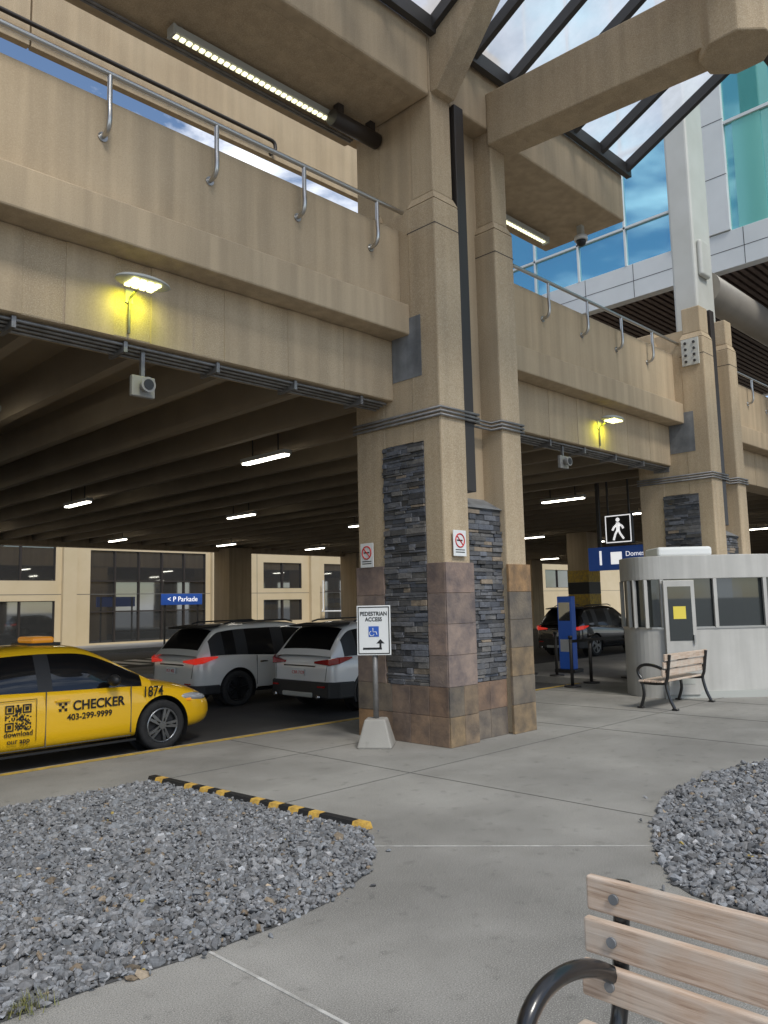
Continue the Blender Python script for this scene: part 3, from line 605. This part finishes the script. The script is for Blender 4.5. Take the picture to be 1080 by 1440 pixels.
for sg in (-1,1):
    bm=bmesh.new(); bmesh.ops.create_uvsphere(bm,u_segments=20,v_segments=12,radius=1)
    for v in bm.verts: v.co=Vector((4.42+v.co.x*.26,sg*(.76-.0)+v.co.y*.085-sg*v.co.x*.07,.665+v.co.z*.065-v.co.x*.03))
    me=bpy.data.meshes.new('headlamp'); bm.to_mesh(me); bm.free(); addmesh('headlamp',me,tx,[m_clear],smooth=True)
    box('marker_lamp',4.28,4.36,min(sg*.83,sg*.868),max(sg*.83,sg*.868),.62,.66,m_orange,tx,.01)
    box('tail_lamp',.05,.22,min(sg*.6,sg*.86),max(sg*.6,sg*.86),.78,.92,m_red,tx,.04)
box('grille',4.74,4.83,-.45,.45,.32,.44,m_black,tx,.03)
box('rear_plate',-.01,.02,-.16,.16,.62,.72,m_signw,tx)
def suvspec(paint,**kw):
    s=dict(W=.93,Rw=.365,axles=(.92,3.62),paint=paint,clad=m_black,cladz=.42,
     low=[(0,.68,.44,.86,.90),(.025,.80,.36,.97,1.0),(.12,.885,.30,1.05,1.07),(.4,.93,.26,1.09,1.11),(.95,.935,.25,1.08,1.10),(1.7,.93,.24,1.04,1.06),(2.6,.93,.24,1.0,1.03),(3.25,.93,.25,1.0,1.07),(3.62,.925,.26,.98,1.06),(4.1,.89,.28,.92,1.0),(4.4,.82,.30,.82,.88),(4.56,.70,.34,.72,.76),(4.6,.56,.40,.64,.68)],
     cab=[(.06,.80,1.02,.78,1.06),(.12,.82,1.04,.76,1.14),(.34,.86,1.06,.715,1.44),(.50,.87,1.07,.69,1.595),(.60,.875,1.07,.68,1.635),(.95,.88,1.06,.68,1.675),(1.05,.88,1.06,.68,1.685),(1.95,.88,1.03,.68,1.705),(2.05,.88,1.025,.68,1.705),(2.5,.88,1.01,.67,1.68),(2.72,.88,1.0,.66,1.63),(3.05,.87,1.0,.69,1.43),(3.5,.85,1.0,.76,1.12),(3.62,.83,1.0,.78,1.04)],
     types=[('p','p'),('g','p'),('g','k'),('p','k'),('p','g'),('p','k'),('p','g'),('p','k'),('p','g'),('p','g'),('g','g'),('g','g'),('g','p')])
    s.update(kw); return s
def suvrear(g,paint,red,plate='CBR 7129',high=.93,bh=.60):
    hexa('spoiler',[(.30,-.66,1.60),(.62,-.66,1.63),(.62,.66,1.63),(.30,.66,1.60),(.24,-.63,1.63),(.7,-.64,1.675),(.7,.64,1.675),(.24,.63,1.63)],m_black,g,.015)
    # dark lower bumper wrapping round the corners
    pts=[(.50,-.945),(.16,-.925),(-.02,-.80),(-.06,-.5),(-.07,0),(-.06,.5),(-.02,.80),(.16,.925),(.50,.945),(.50,.6),(.50,-.6)]
    o=prism('bumper_lower',pts,.29,bh,m_black,g,.03)
    box('skid_plate',-.085,.05,-.42,.42,.31,.40,m_lampbody,g,.02)
    box('rear_plate',-.04,-.02,-.16,.16,.70,.82,m_signw,g,.003); text('plate_text',plate,(-.043,0,.755),.085,m_signred,g,rot=(R(90),0,R(-90)))
    box('plate_garnish',-.02,.05,-.45,.45,.865,.895,m_chrome,g,.01)
    for sg in (-1,1):
        y1,y2=sg*.42,sg*.80; h=high
        V=[(-.02,y1,h),(.10,y1,h),(.10,y1,h+.04),(-.02,y1,h+.04),(-.01,y2,h-.03),(.14,y2,h-.03),(.14,y2,h+.09),(-.01,y2,h+.09),(.13,sg*.935,h),(.20,sg*.80,h),(.20,sg*.80,h+.12),(.13,sg*.935,h+.12),(.44,sg*.945,h+.09),(.44,sg*.85,h+.09),(.44,sg*.85,h+.12),(.44,sg*.945,h+.12)]
        Fc=[(0,1,2,3),(12,13,14,15)]
        for b in (0,4,8): Fc+=[(b+i,b+(i+1)%4,b+4+(i+1)%4,b+4+i) for i in range(4)]
        t=tmpobj(V,Fc,'tail_lamp'); t.data.materials.append(red); t.parent=g; bv=t.modifiers.new('b','BEVEL'); bv.width=.008
        box('reflector',-.07,-.03,min(sg*.56,sg*.72),max(sg*.56,sg*.72),.50,.53,m_red,g)
        cyl('exhaust',(-.07,sg*.6,.33),.035,.1,'X',m_chrome,g,16)
        tube('roof_rail',[[(.8,sg*.60,1.69),(.95,sg*.60,1.725),(2.3,sg*.60,1.74),(2.5,sg*.60,1.69)]],.017,m_black,g,2)
    tube('wiper',[[(.12,-.02,1.12),(.11,.27,1.11)]],.012,m_black,g,2)
    tube('tailgate_seam',[[(.03,-.74,.98),(-.005,-.70,.62)],[(.03,.74,.98),(-.005,.70,.62)]],.005,m_joint,g,1)
rv=car('suv',(9.25,11.5,-.15),suvspec(m_carw,rim=m_rimblk,flare=True),.95); mirror(rv,2.95,.90,1.08,m_black); suvrear(rv,m_carw,m_red)
yS=-.936
boxes('door_seam',[(x,x+.008,yS,yS+.02,.42,1.02) for x in (1.35,2.0,3.1)],m_joint,rv); boxes('door_handle',[(1.42,1.6,yS-.02,yS+.01,.87,.90),(2.1,2.28,yS-.02,yS+.01,.87,.90)],m_carw,rv,.006)
boxes('cladding',[(1.35,3.2,yS-.01,yS+.06,.24,.42)],m_black,rv,.02)
mu=car('suv',(8.2,14.15,-.15),suvspec(m_carp,rim=m_rimblk,cladz=.34),.94); mirror(mu,2.95,.90,1.08,m_carp); suvrear(mu,m_carp,m_redon,'PLT 402',bh=.48)
boxes('door_seam',[(x,x+.008,yS,yS+.02,.42,1.02) for x in (1.35,2.0,3.1)],m_joint,mu); boxes('door_handle',[(1.42,1.6,-.955,-.925,.87,.90),(2.1,2.28,-.955,-.925,.87,.90)],m_chrome,mu,.006)
boxes('sill_chrome',[(1.35,3.2,-.945,-.93,.33,.36)],m_chrome,mu,.004)
bk=car('suv',(23.4,15.2,-.15),suvspec(m_cark,rim=m_rim,cladz=.34)); mirror(bk,2.95,.90,1.08,m_cark); suvrear(bk,m_cark,m_redon)
# ---------------------------------------------------------------- signs
g=group('pedestrian_access_sign',(7.10,7.32,0),R(-45)+R(-8))
V=[(-.22,-.22,0),(.22,-.22,0),(.22,.22,0),(-.22,.22,0),(-.13,-.13,.34),(.13,-.13,.34),(.13,.13,.34),(-.13,.13,.34)]
hexa('concrete_base',V,m_side2,g,.02); cyl('pole',(0,0,.85),.035,1.1,'Z',m_galv,g,16)
box('board',-.215,.215,-.055,-.04,1.12,1.74,m_signw,g,.004)
def frame(y,x0,x1,z0,z1,t): return [(x0,x1,y-.002,y,z0,z0+t),(x0,x1,y-.002,y,z1-t,z1),(x0,x0+t,y-.002,y,z0+t,z1-t),(x1-t,x1,y-.002,y,z0+t,z1-t)]
boxes('border',frame(-.056,-.20,.20,1.135,1.725,.012),m_signblk,g)
text('lettering','PEDESTRIAN\nACCESS',(0,-.058,1.60),.070,m_signblk,g,bold=.0015,xs=.88)
box('symbol_panel',-.065,.065,-.06,-.0565,1.35,1.48,m_signblue,g); tube('symbol',[[(-.01,-.061,1.46),(-.01,-.061,1.41),(.03,-.061,1.41),(.04,-.061,1.375)],[(-.025+.03*math.cos(t),-.061,1.39+.03*math.sin(t)) for t in np.linspace(1.8,6,10)]],.005,m_signw,g,1)
boxes('arrow',[(-.14,.10,-.0585,-.0565,1.19,1.215),(.07,.095,-.0585,-.0565,1.216,1.27)],m_signblk,g)
me=bpy.data.meshes.new('arrow_head'); me.from_pydata([(.03,-.058,1.265),(.135,-.058,1.265),(.0825,-.058,1.32)],[],[(0,1,2)]); addmesh('arrow_head',me,g,[m_signblk])
def nosmoke(loc,rz):
    g=group('no_smoking_sign',loc,rz); box('plate',-.125,.125,-.012,0,-.165,.165,m_signw,g,.004)
    tube('ring',[[(.085*math.cos(t),-.014,.035+.085*math.sin(t)) for t in np.linspace(0,2*math.pi,28)[:-1]]],.009,m_signred,g,1,True)
    tube('slash',[[(-.06,-.014,.095),(.06,-.014,-.025)]],.008,m_signred,g,1); box('cigarette',-.06,.05,-.0145,-.012,.027,.045,m_signblk,g)
    boxes('small_print',[(-.09,.09,-.0135,-.012,-.12+.03*i,-.108+.03*i) for i in range(2)],m_signblk,g)
nosmoke((7.52,7.86,2.42),R(-90)); nosmoke((7.80,6.462,2.50),0)
g=group('overhead_direction_sign',(18,9.3,2.76)); box('panel',-.06,.06,-1.35,1.35,-.29,.29,m_signblue,g,.01)
rr=(R(90),0,R(-90)); text('number','1',(-.065,1.0,0),.5,m_signglow,g,rot=rr,bold=.006); box('arrow_panel',-.065,-.061,.42,.72,-.15,.15,m_signglow,g); text('lettering','Domestic Arrivals\nConvenience',(-.065,.32,.0),.17,m_signglow,g,rot=rr,align='LEFT')
boxes('hanger',[(-.04,.04,-1.1,-1.02,.29,2.0),(-.04,.04,1.0,1.08,.29,2.0)],m_dsteel,g)
g=group('pedestrian_crossing_sign',(17.7,9.62,3.45)); box('panel',-.05,.05,-.36,.36,-.36,.36,m_signblk,g,.01); boxes('border',[(-.054,-.05,-.34,.34,.31,.335),(-.054,-.05,-.34,.34,-.335,-.31),(-.054,-.05,-.34,-.315,-.31,.31),(-.054,-.05,.315,.34,-.31,.31)],m_signglow,g)
cyl('head',(-.056,.0,.22),.05,.01,'X',m_signglow,g,16); tube('figure',[[(-.056,0,.15),(-.056,.0,-.02)]],.045,m_signglow,g,2); tube('limbs',[[(-.056,.0,0),(-.056,.08,-.13),(-.056,.13,-.27)],[(-.056,0,0),(-.056,-.05,-.12),(-.056,-.14,-.25)],[(-.056,0,.13),(-.056,.11,.04),(-.056,.15,-.03)],[(-.056,0,.13),(-.056,-.11,.06),(-.056,-.14,0)]],.026,m_signglow,g,2)
boxes('hanger',[(-.02,.02,-.3,-.26,.36,1.2),(-.02,.02,.26,.3,.36,1.2)],m_dsteel,g)
g=group('information_kiosk',(17.2,10.9,0)); box('panel',-.10,.10,-.2,.2,.08,1.85,m_signblue,g,.02); boxes('screen',[(-.105,-.10,-.16,.16,1.25,1.7)],m_wglass,g); box('foot',-.2,.2,-.28,.28,0,.08,m_dsteel,g); boxes('label',[(-.105,-.10,-.15,.15,.5,.8)],m_signw,g)
g=group('queue_barrier')
for i,(bx,by) in enumerate([(14.3,9.0),(15.2,9.1),(16.6,9.0),(16.2,10.6),(16.3,11.4)]):
    cyl('base',(bx,by,.015),.17,.03,'Z',m_dsteel,g,24); cyl('post',(bx,by,.5),.035,1.0,'Z',m_dsteel,g,16); cyl('cap',(bx,by,1.0),.045,.06,'Z',m_black,g,16)
boxes('belt',[(14.3,16.6,9.03,9.04,.88,.94)],m_signblk,g)
# ---------------------------------------------------------------- ticket booth
bth=group('ticket_booth',(14.72,6.46,0),R(-45))
def sup(a,b,n=56,p=3.2):
    out=[]
    for k in range(n):
        t=2*math.pi*k/n; c=math.cos(t);s=math.sin(t); out.append((a*math.copysign(abs(c)**(2/p),c),b*math.copysign(abs(s)**(2/p),s)))
    return out
m_bw=surf('booth_panel',(.44,.43,.40),(.51,.50,.47),scale=1.2,rough=.5,bump=.05,streak=.12)
prism('wall_lower',sup(1.36,.74),0,1.22,m_bw,bth); prism('glazing',sup(1.32,.70),1.22,2.08,m_bglass,bth); prism('fascia',sup(1.385,.765),2.08,2.50,m_bw,bth,.01); prism('sill',sup(1.375,.755),1.20,1.235,m_steel,bth)
P8=sup(1.365,.745)
for k in (29,31,34,37,42,47,52,1,54,25,20,14,8):
    x,y=P8[k%56]; box('mullion',x-.03,x+.03,y-.03,y+.03,1.22,2.08,m_bw,bth)
box('door_leaf',-.93,-.38,-.80,-.735,.06,2.06,m_bw,bth,.01); box('door_glass',-.86,-.45,-.806,-.79,1.0,1.95,m_bglass,bth); box('door_notice',-.78,-.56,-.812,-.805,1.38,1.6,simple('notice_yellow',(.75,.6,.08),.6),bth); box('door_handle',-.45,-.42,-.84,-.80,.95,1.1,m_steel,bth)
box('lower_vent',-.84,-.47,-.806,-.79,.25,.55,m_lampbody,bth)
box('roof_unit',-.85,.15,-.4,.35,2.5,2.68,m_signw,bth,.05,3)
box('kick_plate',-.98,.98,-.772,-.74,.0,.12,m_lampbody,bth)
# ---------------------------------------------------------------- benches
def bench(name,loc,rz,LEN,wood_=m_wood):
    g=group(name,loc,rz)
    for (y,z0,z1) in ((.045,.765,.87),(.02,.645,.75),(-.005,.525,.63)):
        box('back_slat',0,LEN,y-.016,y+.016,z0,z1,wood_,g,.008,3)
    for i in range(4): box('seat_slat',0,LEN,-.42+i*.105,-.33+i*.105,.425,.455,wood_,g,.008,3)
    for x in (.1,LEN-.1):
        for (y,z) in ((.045,.818),(.02,.698),(-.005,.578)): cyl('bolt',(x,y-.02,z),.016,.012,'Y',m_gpatch,g,12)
        tube('bench_end',[smoothpath([(x,.085,.86),(x,.06,.70),(x,.03,.50),(x,.0,.40),(x,.05,.18),(x,.12,.03)]),smoothpath([(x,.0,.41),(x,-.2,.40),(x,-.43,.41)]),smoothpath([(x,-.40,.42),(x,-.38,.22),(x,-.44,.03)]),
            smoothpath([(x,.02,.59),(x,-.10,.655),(x,-.24,.69),(x,-.37,.685),(x,-.455,.63),(x,-.46,.55),(x,-.41,.47),(x,-.38,.42)])],.026,m_iron,g,3)
        boxes('foot',[(x-.035,x+.035,.08,.18,0,.03),(x-.035,x+.035,-.5,-.4,0,.03)],m_iron,g,.008)
    return g
bench('park_bench',(2.31,1.46,0),R(-90),1.8)
bench('park_bench',(13.6,5.95,0),R(180),1.55)
